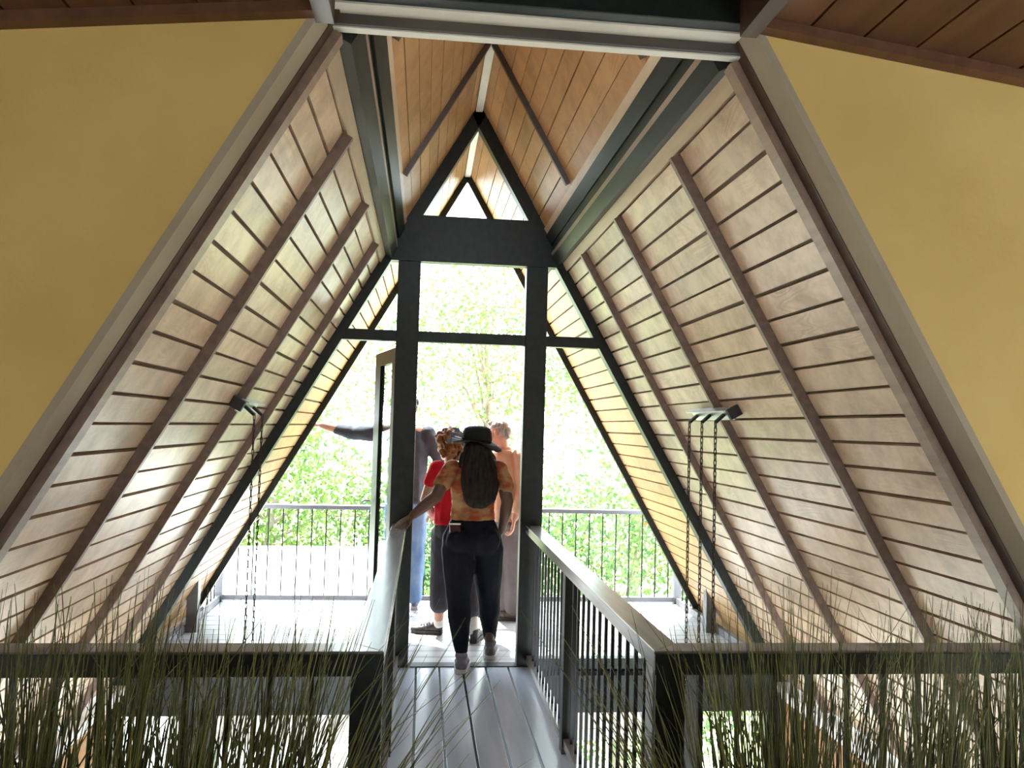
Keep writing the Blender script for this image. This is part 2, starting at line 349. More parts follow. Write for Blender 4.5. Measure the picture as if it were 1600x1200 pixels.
# open door leaf, swung out against the left post
dr = empty('door_1', (-.19, 5.70, 0)); struct(dr, 'open glazed door leaf with dark frame swung outwards beside the left post', 'door')
h0 = Vector((-.185, 5.70, 0)); h1 = Vector((-.362, 6.38, 0)); dv = (h1-h0).normalized(); Ld = (h1-h0).length
def dbar(a, b, z0, z1, nm, m=DARK, w=.034):
    p = h0+dv*a; q = h0+dv*b; zc = (z0+z1)/2
    return MB().beam((p.x, p.y, zc), (q.x, q.y, zc), w, z1-z0).obj(nm, m, dr)
dbar(0, .12, .02, 2.13, 'stile'); dbar(Ld-.19, Ld, .02, 2.13, 'stile'); dbar(.12, Ld-.19, 2.03, 2.13, 'top_rail'); dbar(.12, Ld-.19, .02, .2, 'bottom_rail')
dbar(.12, Ld-.19, .2, 2.03, 'pane', GLASS, .006)
hp = h0+dv*(Ld-.045)
MB().tube([(hp.x-.03, hp.y, 1.02), (hp.x-.08, hp.y, 1.02), (hp.x-.085, hp.y-.1, 1.02)], .009).obj('handle', METAL, dr)

# ------------------------------------------------------------------ bridge and deck floors
bx = [-.128, .003, .156, .309, .464, .615, .77]
fb = empty('floor_bridge', (.32, 4, 0)); struct(fb, 'narrow bridge of long grey floor boards leading to the doorway', 'floor')
for a, b in zip(bx[:-1], bx[1:]):
    MB().box(a+.0065, b-.0065, 2.47, D-.012, -.032, 0).obj('plank', BOARD, fb, bevel=.002)
for x in (-.10, .30, .74): MB().box(x-.03, x+.03, 2.47, D, -.2, -.033).obj('joist', DARK, fb)
MB().box(-.2, .82, D-.010, D+.085, -.05, .006).obj('threshold', DARK, fb)
DX0, DX1, DY1 = -1.86, 2.48, 7.66
dk = empty('floor_deck', (C0, 6.6, 0)); struct(dk, 'balcony deck of pale grey boards outside the gable', 'deck')
y = D+.088
while y < DY1-.02:
    y2 = min(y+.151, DY1); MB().box(DX0, DX1, y+.004, y2-.004, -.032, .0).obj('plank', DECKM, dk); y = y2
for yy in (5.75, 6.6, 7.55): MB().box(DX0, DX1, yy-.03, yy+.03, -.2, -.033).obj('joist', DARK, dk)
MB().box(DX0, DX1, DY1, DY1+.03, -.22, .0).obj('rim_board', DARK, dk)

# ------------------------------------------------------------------ railings
def bars(mb_name, pts, z0, z1, w, parent, m=STEEL):
    me = MB().box(-w/2, w/2, -w/2, w/2, z0, z1).mesh('baluster'); me.materials.append(m)
    for x, y in pts:
        o = bpy.data.objects.new(mb_name, me); link(o, parent); o.location = (x-parent.location.x, y-parent.location.y, -parent.location.z)
ZC0, ZC1 = .887, .94
# right bridge railing with mitred cap
rb = tag(empty('railing', (.76, 4, 0)), 'bridge railing on the right side of the walkway with grey cap and thin black balusters', 'railing')
MB().hexa([(.712, 2.46, ZC0), (.806, 2.554, ZC0), (.806, 5.586, ZC0), (.712, 5.586, ZC0), (.712, 2.46, ZC1), (.806, 2.554, ZC1), (.806, 5.586, ZC1), (.712, 5.586, ZC1)]).obj('handrail', CAP, rb, bevel=.003)
MB().box(.735, .79, 2.53, 5.585, .035, .075).obj('bottom_rail', CAP, rb)
bars('baluster', [(.762, 2.62+.118*i) for i in range(25) if abs(2.62+.118*i-4.14) > .06], .075, ZC0, .013, rb)
MB().box(.728, .796, 4.10, 4.18, -.06, ZC0).obj('post', DARK, rb, bevel=.003)
MB().box(.712, .80, 2.47, 2.55, -.06, ZC0).obj('newel', CAP, rb, bevel=.003)
MB().box(.716, .806, 2.45, 2.469, -.005, ZC0-.001).obj('newel_face', DARK, rb)
# left bridge railing
lb = tag(empty('railing', (-.14, 4, 0)), 'bridge railing on the left side of the walkway under the reaching hand', 'railing')
MB().hexa([(-.186, 2.554, ZC0), (-.092, 2.46, ZC0), (-.092, 5.586, ZC0), (-.186, 5.586, ZC0), (-.186, 2.554, ZC1), (-.092, 2.46, ZC1), (-.092, 5.586, ZC1), (-.186, 5.586, ZC1)]).obj('handrail', CAP, lb, bevel=.003)
MB().box(-.17, -.115, 2.53, 5.585, .035, .075).obj('bottom_rail', CAP, lb)
bars('baluster', [(-.14, 2.62+.118*i) for i in range(25) if abs(2.62+.118*i-4.14) > .06], .075, ZC0, .013, lb)
MB().box(-.175, -.107, 4.10, 4.18, -.06, ZC0).obj('post', DARK, lb, bevel=.003)
MB().box(-.186, -.094, 2.47, 2.55, -.06, ZC0).obj('newel', DARK, lb, bevel=.003)
# front railings left and right
for side, xa, nm in ((-1, -.188, 'left'), (1, .808, 'right')):
    xe = x_at(side, .92)+side*.03
    fr = tag(empty('railing', ((xa+xe)/2, 2.5, 0)), f'front railing over the {nm} void behind the reeds with a broad grey cap', 'railing')
    xm = -.092 if side < 0 else .712
    MB().hexa([(xm, 2.459, ZC0), (xe, 2.459, ZC0), (xe, 2.555, ZC0), (xa-side*.0, 2.555, ZC0), (xm, 2.459, ZC1+.001), (xe, 2.459, ZC1+.001), (xe, 2.555, ZC1+.001), (xa, 2.555, ZC1+.001)]).obj('handrail', CAP, fr, bevel=.003)
    MB().box(min(xm, xe), max(xm, xe), 2.448, 2.4585, ZC0-.014, ZC1-.006).obj('face_board', DARK, fr)
    MB().box(min(xa, xe+side*.3), max(xa, xe+side*.3), 2.48, 2.53, .035, .075).obj('bottom_rail', CAP, fr)
    pts = []
    x = 1.227 if side > 0 else -.45
    k = 0
    for i in range(-6, 14):
        xx = (1.227+.1185*i) if side > 0 else (-.30-.1185*i)
        if (side > 0 and .86 < xx < xe-.02) or (side < 0 and xe+.02 < xx < -.24): pts.append((xx, 2.505))
    bars('baluster', pts, .075, ZC0, .013, fr)
# deck railings
def drail(label, a, b, y, posts):
    e = tag(empty('railing', ((a+b)/2, y, 0)), label, 'railing')
    MB().box(a, b, y-.05, y+.05, .825, .862).obj('handrail', CAPD, e, bevel=.003)
    MB().box(a, b, y-.02, y+.02, .02, .06).obj('bottom_rail', CAPD, e)
    n = int((b-a)/.1262)
    bars('baluster', [(a+.06+.1262*i, y) for i in range(n)], .06, .825, .011, e)
    for p in posts: MB().box(p-.035, p+.035, y-.035, y+.035, 0, .825).obj('post', CAPD, e)
    return e
drail('outer balcony railing with thin balusters in front of the trees', -1.78, 2.44, 7.6, (-1.745, .33, 2.405))
for side, x, nm in ((-1, -1.745, 'left'), (1, 2.405, 'right')):
    e = tag(empty('railing', (x, 7.3, 0)), f'short side railing at the {nm} end of the balcony with a low kerb', 'railing')
    MB().box(x-.045, x+.045, 7.16, 7.549, .825, .862).obj('handrail', CAPD, e)
    MB().box(x-.02, x+.02, 5.70, 7.56, .004, .06).obj('bottom_rail', CAPD, e)
    bars('baluster', [(x, 7.2+.115*i) for i in range(3)], .06, .825, .011, e)
    xp = x-side*.06
    zi = lambda xx: RZ-T*abs(xx-C0)-.004
    MB().hexa([(xp-.04, 6.5, 0), (xp+.04, 6.5, 0), (xp+.04, 6.58, 0), (xp-.04, 6.58, 0), (xp-.04, 6.5, zi(xp-.04)), (xp+.04, 6.5, zi(xp+.04)), (xp+.04, 6.58, zi(xp+.04)), (xp-.04, 6.58, zi(xp-.04))]).obj('post', CAPD, e)

# ------------------------------------------------------------------ lower storey seen through the void
lw = empty('wall_lower', (C0, D, -1.5)); struct(lw, 'dark lower storey wall under the gable with bright windows', 'wall')
WZ0, WZ1 = -2.6, -.30
MB().box(-2.3, 2.9, D-.02, D+.085, -.30, -.055).obj('floor_beam', DARK, lw)
wins = [(-1.9, -1.5), (-1.27, -.365), (1.03, 1.555), (1.97, 2.43)]
e0 = -2.3
for a, b in wins+[(2.9, 2.9)]:
    MB().box(e0, a, D, D+.085, -2.9, -.301).obj('post', DARK, lw); e0 = b
for i, (a, b) in enumerate(wins):
    w = empty(f'window_{i+3}', ((a+b)/2, D, -1.5))
    struct(w, ['narrow lower window at the far left below the front railing', 'lower window with pale boards across its head, left of the bridge', 'lower window with pale boards across its head, right of the bridge', 'narrow bright lower window at the right behind the reeds'][i], 'window')
    MB().box(a, b, D, D+.085, -2.9, WZ0).obj('sill', DARK, w)
    top = WZ1
    if i in (1, 2):
        for k in range(2): MB().box(a, b, D+.02, D+.06, WZ1-.12-.08*k, WZ1-.002-.121*k).obj('board', WHITEB, w)
        top = WZ1-.205
    MB().box(a, b, D+.04, D+.045, WZ0, top).obj('pane', GLASS, w)
for side in (-1, 1):
    xw = x_at(side, -.08)
    w = empty('wall_lower_left' if side < 0 else 'wall_lower_right', (xw, 4, -1.5))
    struct(w, f'orange brown lower wall on the {"left" if side<0 else "right"} beneath the sloping ceiling', 'wall')
    xa_, xb_ = min(xw, xw+side*.12), max(xw, xw+side*.12)
    MB().box(xa_, xb_, 2.3, D, -.9, -.17).obj('upper_panel', BROWNW, w); MB().box(xa_, xb_, 2.3, D, -2.9, -2.7).obj('lower_panel', BROWNW, w)
    for yy in (2.3, 3.35, 4.4, 5.45): MB().box(xa_, xb_, yy, yy+.12, -2.7, -.9).obj('pier', BROWNW, w)  # open bays between piers, added so daylight reaches the opposite slope
    l = MB().box(min(xw-side*.09, xw+side*.12), max(xw-side*.09, xw+side*.12), 2.3, D, -.17, -.105).obj('trim_6' if side < 0 else 'trim_7', WHITET)
    struct(l, f'white ledge at the foot of the {"left" if side<0 else "right"} sloping ceiling', 'ledge')
lf = MB().box(XL, XR, YB, D, -3.0, -2.9).obj('floor_lower', LOWF); struct(lf, 'pale floor of the lower storey below the bridge', 'floor')
for side, xe in ((-1, XL), (1, XR)):
    w = MB().box(min(xe, xe+side*.1), max(xe, xe+side*.1), YB, 2.3, -2.9, -.12).obj('wall_lower_side_left' if side < 0 else 'wall_lower_side_right', YEL)
    struct(w, f'yellow lower storey side wall on the {"left" if side < 0 else "right"} under the camera room', 'wall')
    xw = x_at(side, -.08)
    w = MB().box(min(xw, xe), max(xw, xe), 2.3, 2.4, -2.9, -.12).obj('wall_lower_return_left' if side < 0 else 'wall_lower_return_right', BROWNW)
    struct(w, f'short return wall of the lower storey on the {"left" if side < 0 else "right"}', 'wall')
wl = empty('window_7', (.3, YB, -2)); struct(wl, 'unseen lower storey window opening behind the camera, added for light from below', 'window')  # out of view, added so daylight bounces up off the lower floor
for x in (XL+.05, -1.75, .3, 2.35, XR-.05): MB().box(x-.05, x+.05, YB-.1, YB, -2.9, -.12).obj('post', DARK, wl)

# ------------------------------------------------------------------ hanging chains
def chain(top, zbot, label, group=None, r=.0028, ln=.034, wd=.013):
    mb = MB(); z = top[2]; i = 0
    while z > zbot:
        pts = []
        for k in range(10):
            a = 2*math.pi*k/10; ox = math.cos(a)*wd/2; oz = math.sin(a)*(wd/2)+(ln/2-wd/2)*(1 if math.sin(a) >= 0 else -1)
            th = .6+(i % 2)*math.pi/2
            pts.append((top[0]+ox*math.cos(th), top[1]+ox*math.sin(th), z-ln/2+oz))
        mb.tube(pts+[pts[0]], r, 4); z -= ln-2.6*r; i += 1
    o = mb.obj('chain', CHAINM, None); tag(o, label, 'chain', group); return o
def bracket(side, z, y0, y1, hooks, label):
    s = s_at(z); e = empty('chain_bracket', tuple(SP(side, s, (y0+y1)/2, .03))); tag(e, label, 'bracket')
    MB().sbox(side, s-.032, s+.032, y0, y1, .035, .043).obj('plate', METAL, e)
    MB().sbox(side, s-.036, s-.03, y0, y1, .035, .075).obj('flange', METAL, e)
    MB().sbox(side, s-.03, s+.022, y0-.02, y0+.008, .0, .062).obj('end_block', BLACK, e)
    tips = []
    for y in hooks:
        a = SP(side, s+.0, y, .044); b = SP(side, s+.0, y, .10)+Vector((0, -.015, -.012))
        MB().beam(a, b, .016, .014).obj('hook', BLACK, e); tips.append(b)
    return tips
tr = bracket(1, 1.715, 3.86, 4.43, (4.36, 4.16, 3.96), 'grey steel bracket with three hooks on the right sloping ceiling')
for p, w in zip(tr, ('farthest', 'middle', 'nearest')):
    chain((p.x, p.y, p.z+.004), .12, f'dark link chain on the {w} hook of the right ceiling bracket', 'chains on the right bracket')
tl = bracket(-1, 1.69, 4.02, 4.42, (4.14, 4.34), 'dark steel bracket with two hooks on the left sloping ceiling')
for p, w in zip(tl, ('nearer', 'farther')):
    chain((p.x, p.y, p.z+.004), .12, f'thin dark chain on the {w} hook of the left ceiling bracket', 'chains on the left bracket', r=.0022, wd=.009)

# ------------------------------------------------------------------ people
_b = bmesh.new(); bmesh.ops.create_icosphere(_b, subdivisions=2, radius=1); _b.verts.ensure_lookup_table()
ICO_V = np.array([v.co[:] for v in _b.verts]); ICO_F = np.array([[v.index for v in f.verts] for f in _b.faces]); _b.free()
SCR = bpy.data.scenes.new('scratch')
class Blob:
    def __init__(s): s.V = []; s.F = []; s.n = 0
    def ell(s, c, r, yaw=0.0, rot=None):
        r = np.array(r if hasattr(r, '__len__') else (r, r, r), float)
        v = ICO_V*r
        if rot is None and yaw: rot = Matrix.Rotation(yaw, 3, 'Z')
        if rot is not None: v = v@np.array(rot).T
        s.V.append(v+np.array(c, float)); s.F.append(ICO_F+s.n); s.n += len(ICO_V); return s
    def chain(s, pts, yaw=0.0):   # pts: (pos, r)
        for (p, r), (q, t) in zip(pts[:-1], pts[1:]):
            p = np.array(p, float); q = np.array(q, float)
            r = np.array(r if hasattr(r, '__len__') else (r, r, r), float); t = np.array(t if hasattr(t, '__len__') else (t, t, t), float)
            n = max(2, int(np.linalg.norm(q-p)/(.38*min(r.min(), t.min())))+1); n = min(n, 22)
            for i in range(n+1): s.ell(p+(q-p)*i/n, r+(t-r)*i/n, yaw)
        return s
    def build(s, name, m, parent, voxel=.009, smooth=5, fold=0.0, fscale=9, fz=.5):
        me = bpy.data.meshes.new(name); V = np.concatenate(s.V); F = np.concatenate(s.F)
        me.from_pydata(V.tolist(), [], F.tolist())
        t = bpy.data.objects.new('tmp', me); SCR.collection.objects.link(t)
        md = t.modifiers.new('r', 'REMESH'); md.mode = 'VOXEL'; md.voxel_size = voxel; md.use_smooth_shade = True
        ms = t.modifiers.new('s', 'SMOOTH'); ms.factor = .5; ms.iterations = smooth
        vl = SCR.view_layers[0]; vl.update(); ev = t.evaluated_get(vl.depsgraph)
        out = bpy.data.meshes.new_from_object(ev); bpy.data.objects.remove(t); bpy.data.meshes.remove(me)
        out.name = name
        if fold:
            nv = len(out.vertices); co = np.empty(nv*3, np.float32); no = np.empty(nv*3, np.float32)
            out.vertices.foreach_get('co', co); out.vertices.foreach_get('normal', no); co = co.reshape(-1, 3); no = no.reshape(-1, 3); am = np.empty(nv, np.float32)
            for k, (cx, cy, cz) in enumerate(co.tolist()):
                c = Vector((cx, cy, cz)); am[k] = noise.noise(Vector((c.x*fscale, c.y*fscale, c.z*fscale*fz)))+.5*noise.noise(Vector((c.x*fscale*2.3, c.y*fscale*2.3, c.z*fscale*1.8)))
            out.vertices.foreach_set('co', (co+no*am[:, None]*fold).ravel())
        out.materials.clear(); out.materials.append(m)
        return meshobj(name, out, None, parent)
def skinmat(name, c): return mat(name, c, .5, [x*1.12 for x in c], (25, 25, 25))
def head(B, c, yaw, s=1.0, neck=None, tilt=0.0):
    R = Matrix.Rotation(yaw, 3, 'Z')@Matrix.Rotation(tilt, 3, 'X')
    P = lambda x, y, z: Vector(c)+R@Vector((x*s, y*s, z*s))
    E = lambda p, r: B.ell(P(*p), [k*s for k in r], rot=R)
    E((0, -.012, .028), (.073, .092, .088)); E((0, .012, -.015), (.066, .076, .085)); E((0, .034, -.062), (.05, .05, .045)); E((0, .062, -.088), (.024, .02, .02))
    E((0, .076, .03), (.05, .016, .012)); E((0, .094, -.002), (.010, .013, .022)); E((0, .103, -.024), (.014, .016, .012)); E((0, .08, -.056), (.024, .012, .010))
    for k in (-1, 1): E((k*.074, -.006, -.008), (.010, .02, .03)); E((k*.05, .05, -.02), (.022, .03, .03))
    if neck is not None: B.chain([(P(0, -.02, -.05), .05*s), (neck, .056*s)])
    return P, R
def eyes(P, R, s, parent):
    for k in (-1, 1):
        B = MB(); 
        p = P(k*.03, .079, .008)
        V = ICO_V*.011*s+np.array(p); B.poly(V.tolist(), ICO_F.tolist()); B.obj('eye', EYE, parent, smooth=True)
def hand(B, w, f, n, side, curl=.35, s=1.0):
    w = Vector(w); f = Vector(f).normalized(); n = Vector(n); n = (n-f*n.dot(f)).normalized(); l = f.cross(n)*side
    kn = []
    for i, o in enumerate((-.030, -.010, .010, .029)):
        k = w+f*(.085-.006*abs(i-1))*s+l*o*s; kn.append(k); B.chain([(w+l*o*.55*s, .014*s), (k, .0115*s)])
    for k, Ln, o in zip(kn, (.066, .078, .073, .056), (-.1, -.03, .03, .12)):
        d = (f+l*o).normalized(); p = k; a = curl*.5
        for j, (fr, r0, r1) in enumerate(((.45, .0098, .009), (.3, .009, .0082), (.25, .0082, .007))):
            dd = d*math.cos(a)+n*math.sin(a); q = p+dd*Ln*fr*s; B.chain([(p, r0*s), (q, r1*s)]); p = q; a += curl
    t0 = w+f*.022*s-l*.028*s; t1 = t0+(f*.75-l*.62+n*.2).normalized()*.042*s; t2 = t1+(f*.92-l*.25+n*.3).normalized()*.034*s
    B.chain([(t0, .0135*s), (t1, .0115*s), (t2, .009*s)])
def shoe(parent, heel, yaw, m, sole, L=.255, lift=0.0, z0=0.0, h=.085, wf=1.0):
    R = Matrix.Rotation(yaw, 3, 'Z')@Matrix.Rotation(-lift, 3, 'X'); o = Vector((heel[0], heel[1], z0))
    P = lambda x, y, z: o+R@Vector((x, y, z))
    B = Blob(); k = L/.255
    for y, z, rx, rz in ((.035, .05, .034, .045), (.06, .055, .036, .05), (.09, .05, .037, .045), (.13, .045, .041, .034), (.17, .04, .044, .028), (.205, .036, .041, .024), (.225, .034, .032, .02)):
        B.ell(P(0, y*k, z), (rx*wf, .036*k, rz), rot=R)
    B.ell(P(0, .045*k, h), (.036*wf, .042, .03), rot=R)
    u = B.build('shoe', m, parent, .006, 3)
    prof = [(-.026, .005), (.026, .005), (.034, .03), (.035, .08), (.038, .12), (.046, .17), (.04, .225), (.02, .252), (-.015, .25), (-.038, .215), (-.043, .16), (-.036, .11), (-.034, .05), (-.034, .025)]
    b = MB(); n = len(prof); b.poly([P(x*wf, y*k, .002) for x, y in prof]+[P(x*1.04*wf, y*k, .028) for x, y in prof], [tuple(range(n)), tuple(range(n, 2*n))]+[(i, (i+1) % n, (i+1) % n+n, i+n) for i in range(n)])
    so = b.obj('sole', sole, u); lc = [x for x in P(0, .16*k, .048)]
    lm = MB()
    for j in range(4):
        y = .105+.022*j; a = P(-.022, y*k, .086-.30*(y-.105)); c = P(.022, y*k, .086-.30*(y-.105)); lm.beam(a, c, .007, .006)
    lm.obj('laces', sole, u)
EYE = mat('dark eyes', (.03, .02, .015), .2)
SK1 = skinmat('brown skin', (.095, .048, .033)); SK2 = skinmat('tan skin', (.46, .26, .18)); SK3 = skinmat('ruddy skin', (.48, .25, .18))
HAIRK = mat('black hair', (.010, .009, .009), .6, (.024, .02, .018), (60, 60, 6), bump=.5, spec=.1)
HAIRA = mat('auburn curls', (.13, .045, .018), .5, (.30, .12, .045), (45, 45, 45), bump=1, spec=.12)
HAIRG = mat('grey hair', (.20, .19, .19), .5, (.42, .40, .40), (70, 70, 20), bump=.6, spec=.12)
HATM = mat('black felt hat', (.012, .014, .014), .75, bump=.2, spec=.12)
RIB = mat('slate blue ribbon', (.05, .08, .13), .4, (.09, .13, .2))
TOP1 = mat('orange and tan mottled top', (.26, .062, .028), .8, (.34, .21, .105), (7, 7, 11), detail=6, lo=.42, hi=.56, bump=.2, spec=.12)
LEG1 = mat('dark navy leggings', (.004, .005, .010), .75, (.007, .009, .017), (9, 9, 9), spec=.12)
RED = mat('bright red top', (.55, .012, .025), .7, (.66, .02, .035), (8, 8, 8), spec=.12)
CAPRI = mat('charcoal capri trousers', (.045, .045, .055), .8, (.065, .065, .08), (8, 8, 8), spec=.12)
PEACH = mat('peach shirt', (.50, .31, .215), .75, (.60, .40, .285), (7, 7, 7), spec=.12)
TROU = mat('taupe trousers', (.13, .11, .115), .8, (.17, .145, .15), (7, 7, 7), spec=.12)
GREY = mat('slate grey shirt', (.045, .055, .075), .8, (.065, .075, .10), (7, 7, 7), spec=.12)
JEAN = mat('washed blue jeans', (.10, .18, .34), .85, (.19, .29, .46), (9, 9, 5), spec=.12)
SHG = mat('grey trainers', (.10, .10, .13), .7, (.17, .17, .2), (20, 20, 20)); SHK = mat('charcoal shoes', (.035, .035, .042), .6); SHB = mat('brown leather shoes', (.09, .06, .05), .5)
SOLE = mat('pale rubber sole', (.5, .5, .53), .7); SOLED = mat('dark rubber sole', (.03, .03, .03), .7); SOCK = mat('white socks', (.7, .7, .68), .9)

def leg(B, hip, knee, ank, r):
    calf = [(knee[i]*.62+ank[i]*.38) for i in range(3)]; calf[1] -= .012
    B.chain([(hip, r[0]), ([(hip[i]+knee[i])/2 for i in range(3)], (r[0]+r[1])/2*1.03), (knee, r[1]), (calf, r[2]), (ank, r[3])])
def arm(B, sh, el, wr, r): 
    fm = [el[i]*.7+wr[i]*.3 for i in range(3)]
    B.chain([(sh, r[0]), ([(sh[i]+el[i])/2 for i in range(3)], (r[0]+r[1])/2), (el, r[1]), (fm, r[1]*1.02), (wr, r[2])])

# --- woman in the black hat, hand on the left rail
p = tag(empty('person', (.38, 5.6, 0)), 'person seen from behind in black hat, mottled orange top and dark leggings, hand on railing', 'person')
B = Blob()
P, R = head(B, (.362, 5.60, 1.472), .10, .98, (.357, 5.575, 1.33))
B.chain([((.357, 5.575, 1.32), (.13, .065, .045)), ((.352, 5.585, 1.2), (.135, .09, .07)), ((.35, 5.6, 1.05), (.122, .088, .06)), ((.35, 5.6, .88), (.15, .1, .08))])
arm(B, (.185, 5.555, 1.315), (.098, 5.47, 1.135), (-.045, 5.40, 1.02), (.05, .044, .03))
arm(B, (.53, 5.57, 1.31), (.58, 5.575, 1.10), (.552, 5.66, .90), (.05, .043, .03))
hand(B, (-.05, 5.395, 1.012), (-.85, -.25, -.50), (-.45, 0, -.9), -1, .22)
hand(B, (.55, 5.665, .89), (-.1, .25, -1), (-1, .2, 0), 1, .5)
LH, LK, LA = (.262, 5.585, .78), (.268, 5.545, .46), (.293, 5.475, .09)
RH, RK, RA = (.448, 5.61, .78), (.482, 5.70, .46), (.507, 5.80, .09)
leg(B, LH, LK, LA, (.085, .05, .048, .035)); leg(B, RH, RK, RA, (.085, .05, .048, .035))
B.build('body', SK1, p, .006, 4)
eyes(P, R, .98, p)
B = Blob()
B.chain([((.35, 5.6, .985), (.158, .118, .03)), ((.35, 5.6, 1.06), (.15, .108, .05)), ((.353, 5.585, 1.2), (.166, .118, .07)), ((.357, 5.572, 1.305), (.155, .085, .045))])
B.chain([((.20, 5.56, 1.315), .064), ((.135, 5.515, 1.215), .06)]).chain([((.515, 5.572, 1.315), .064), ((.568, 5.575, 1.20), .058)])
B.build('top', TOP1, p, .008, 4, .006, 16, 2.2)
B = Blob()
B.chain([((.35, 5.6, .975), (.155, .112, .03)), ((.35, 5.597, .86), (.208, .135, .07)), ((.352, 5.597, .79), (.212, .13, .06))])
B.ell((.268, 5.525, .845), (.10, .085, .105)).ell((.438, 5.53, .845), (.10, .085, .105))
leg(B, LH, LK, (LA[0], LA[1], .15), (.122, .083, .079, .047)); leg(B, RH, RK, (RA[0], RA[1], .15), (.122, .083, .078, .047))
B.build('leggings', LEG1, p, .009, 4, .003, 12, 1)
B = Blob()
B.ell((.362, 5.585, 1.475), (.088, .092, .09)).chain([((.362, 5.52, 1.44), (.10, .06, .07)), ((.375, 5.475, 1.32), (.125, .048, .07)), ((.385, 5.455, 1.22), (.135, .045, .06)), ((.385, 5.452, 1.13), (.115, .04, .05)), ((.375, 5.46, 1.09), (.075, .03, .03))])
B.ell((.275, 5.53, 1.37), (.035, .045, .07)).ell((.46, 5.535, 1.36), (.035, .045, .07))
B.build('hair', HAIRK, p, .008, 2, .007, 30, .25)
hat = MB().lathe((.364, 5.60, 1.49), [(.103, .0), (.104, .03), (.099, .07), (.088, .098), (.06, .113), (.0, .116)], 28)
ho = hat.obj('hat', HATM, p, smooth=True)
br = MB(); k = 40; vs = []; fs = []
for j in range(k):
    a = 2*math.pi*j/k
    for i, r in enumerate((.10, .135, .17)):
        z = 1.497-.25*(r-.10)-.035*math.cos(a)*(r-.1)/.07+.010*math.sin(3*a+.5)*i-(.02 if abs(a-.3) < .8 else 0)*i*.6
        vs.append((.364+r*math.cos(a), 5.60+r*.93*math.sin(a), z))
vs += [(v[0], v[1], v[2]+.006) for v in vs]; n = 3*k
for j in range(k):
    for i in range(2):
        q = [j*3+i, ((j+1) % k)*3+i, ((j+1) % k)*3+i+1, j*3+i+1]; fs.append(tuple(q)); fs.append(tuple(x+n for x in q[::-1]))
    fs.append((j*3+2, ((j+1) % k)*3+2, ((j+1) % k)*3+2+n, j*3+2+n)); fs.append((j*3, j*3+n, ((j+1) % k)*3+n, ((j+1) % k)*3))
br.poly(vs, fs).obj('brim', HATM, ho, smooth=True)
bw = MB()
for (dx, dz, l, tl) in ((-.005, .012, .075, .35), (-.01, -.012, .085, .1), (0, .03, .06, .7)):
    a = Vector((.27+dx, 5.55, 1.505+dz)); d = Vector((-math.cos(tl), -.1, math.sin(tl)))
    for q in (-1, 1): bw.beam(a+Vector((0, 0, q*.008)), a+d*l+Vector((0, 0, q*.013)), .03, .005)
    bw.beam(a+d*l+Vector((0, 0, -.015)), a+d*l+Vector((0, 0, .015)), .03, .005)
bw.obj('bow', RIB, ho)
shoe(p, (.290, 5.415), -.10, SHG, SOLE, .27, .0, .001, .11, 1.22); shoe(p, (.505, 5.74), -.12, SHG, SOLE, .27, .0, .001, .11, 1.22)
ph = MB().box(-.036, .036, -.005, .005, -.055, .075).obj('phone', mat('dark phone', (.03, .012, .012), .6, spec=.1), None, bevel=.004)
ph.location = (.235, 5.478, .885); ph.rotation_euler = (.16, -.05, -.35)
tag(ph, 'phone with a pale case edge sticking out of the left back pocket of the leggings', 'phone')
rim = MB().box(-.038, .038, -.006, .006, .070, .078).box(-.039, -.035, -.006, .006, .02, .078); ro = rim.obj('case_edge', SOLE); ro.parent = ph

# --- woman in red, curly hair
p = tag(empty('person', (.24, 6.33, 0)), 'person with curly auburn hair in bright red top and charcoal capri trousers', 'person')
yw = .75
B = Blob()
P, R = head(B, (.205, 6.36, 1.438), yw, .97, (.215, 6.335, 1.30))
B.chain([((.22, 6.33, 1.285), (.12, .075, .045)), ((.235, 6.325, 1.15), (.125, .095, .07)), ((.245, 6.325, 1.0), (.12, .1, .06)), ((.25, 6.325, .85), (.14, .11, .08))], yw)
arm(B, (.105, 6.25, 1.28), (.035, 6.22, 1.05), (.08, 6.38, .93), (.052, .043, .03)); arm(B, (.335, 6.42, 1.28), (.40, 6.48, 1.05), (.36, 6.56, .9), (.05, .042, .03))
hand(B, (.085, 6.39, .925), (.2, .8, -.3), (.4, 0, -.9), -1, .4); hand(B, (.36, 6.57, .89), (-.1, .5, -.8), (-.5, 0, -.8), 1, .4)
LH, LK, LA = (.18, 6.33, .76), (.165, 6.40, .45), (.165, 6.455, .09); RH, RK, RA = (.32, 6.32, .76), (.37, 6.27, .45), (.415, 6.22, .09)
leg(B, LH, LK, LA, (.085, .052, .05, .036)); leg(B, RH, RK, RA, (.085, .052, .05, .036))
B.build('body', SK2, p, .006, 4); eyes(P, R, .97, p)
B = Blob()
B.chain([((.245, 6.325, .87), (.165, .135, .03)), ((.24, 6.325, .99), (.158, .128, .06)), ((.23, 6.33, 1.15), (.155, .118, .07)), ((.22, 6.33, 1.275), (.135, .082, .045))], yw)
B.chain([((.118, 6.255, 1.28), .065), ((.075, 6.235, 1.175), .062)]).chain([((.325, 6.415, 1.28), .065), ((.37, 6.45, 1.18), .06)])
B.build('top', RED, p, .009, 4, .006, 12, .8)
B = Blob()
B.chain([((.245, 6.325, .88), (.15, .125, .03)), ((.248, 6.325, .80), (.165, .14, .07))], yw)
for h_, k_, a_ in ((LH, LK, LA), (RH, RK, RA)):
    e_ = [k_[i]*.42+a_[i]*.58 for i in range(3)]; B.chain([(h_, .105), (k_, .083), (e_, .082)])
B.build('capri_trousers', CAPRI, p, .009, 4, .006, 10, .5)
B = Blob(); hc = Vector((.207, 6.335, 1.475))
B.ell(hc, (.10, .105, .10))
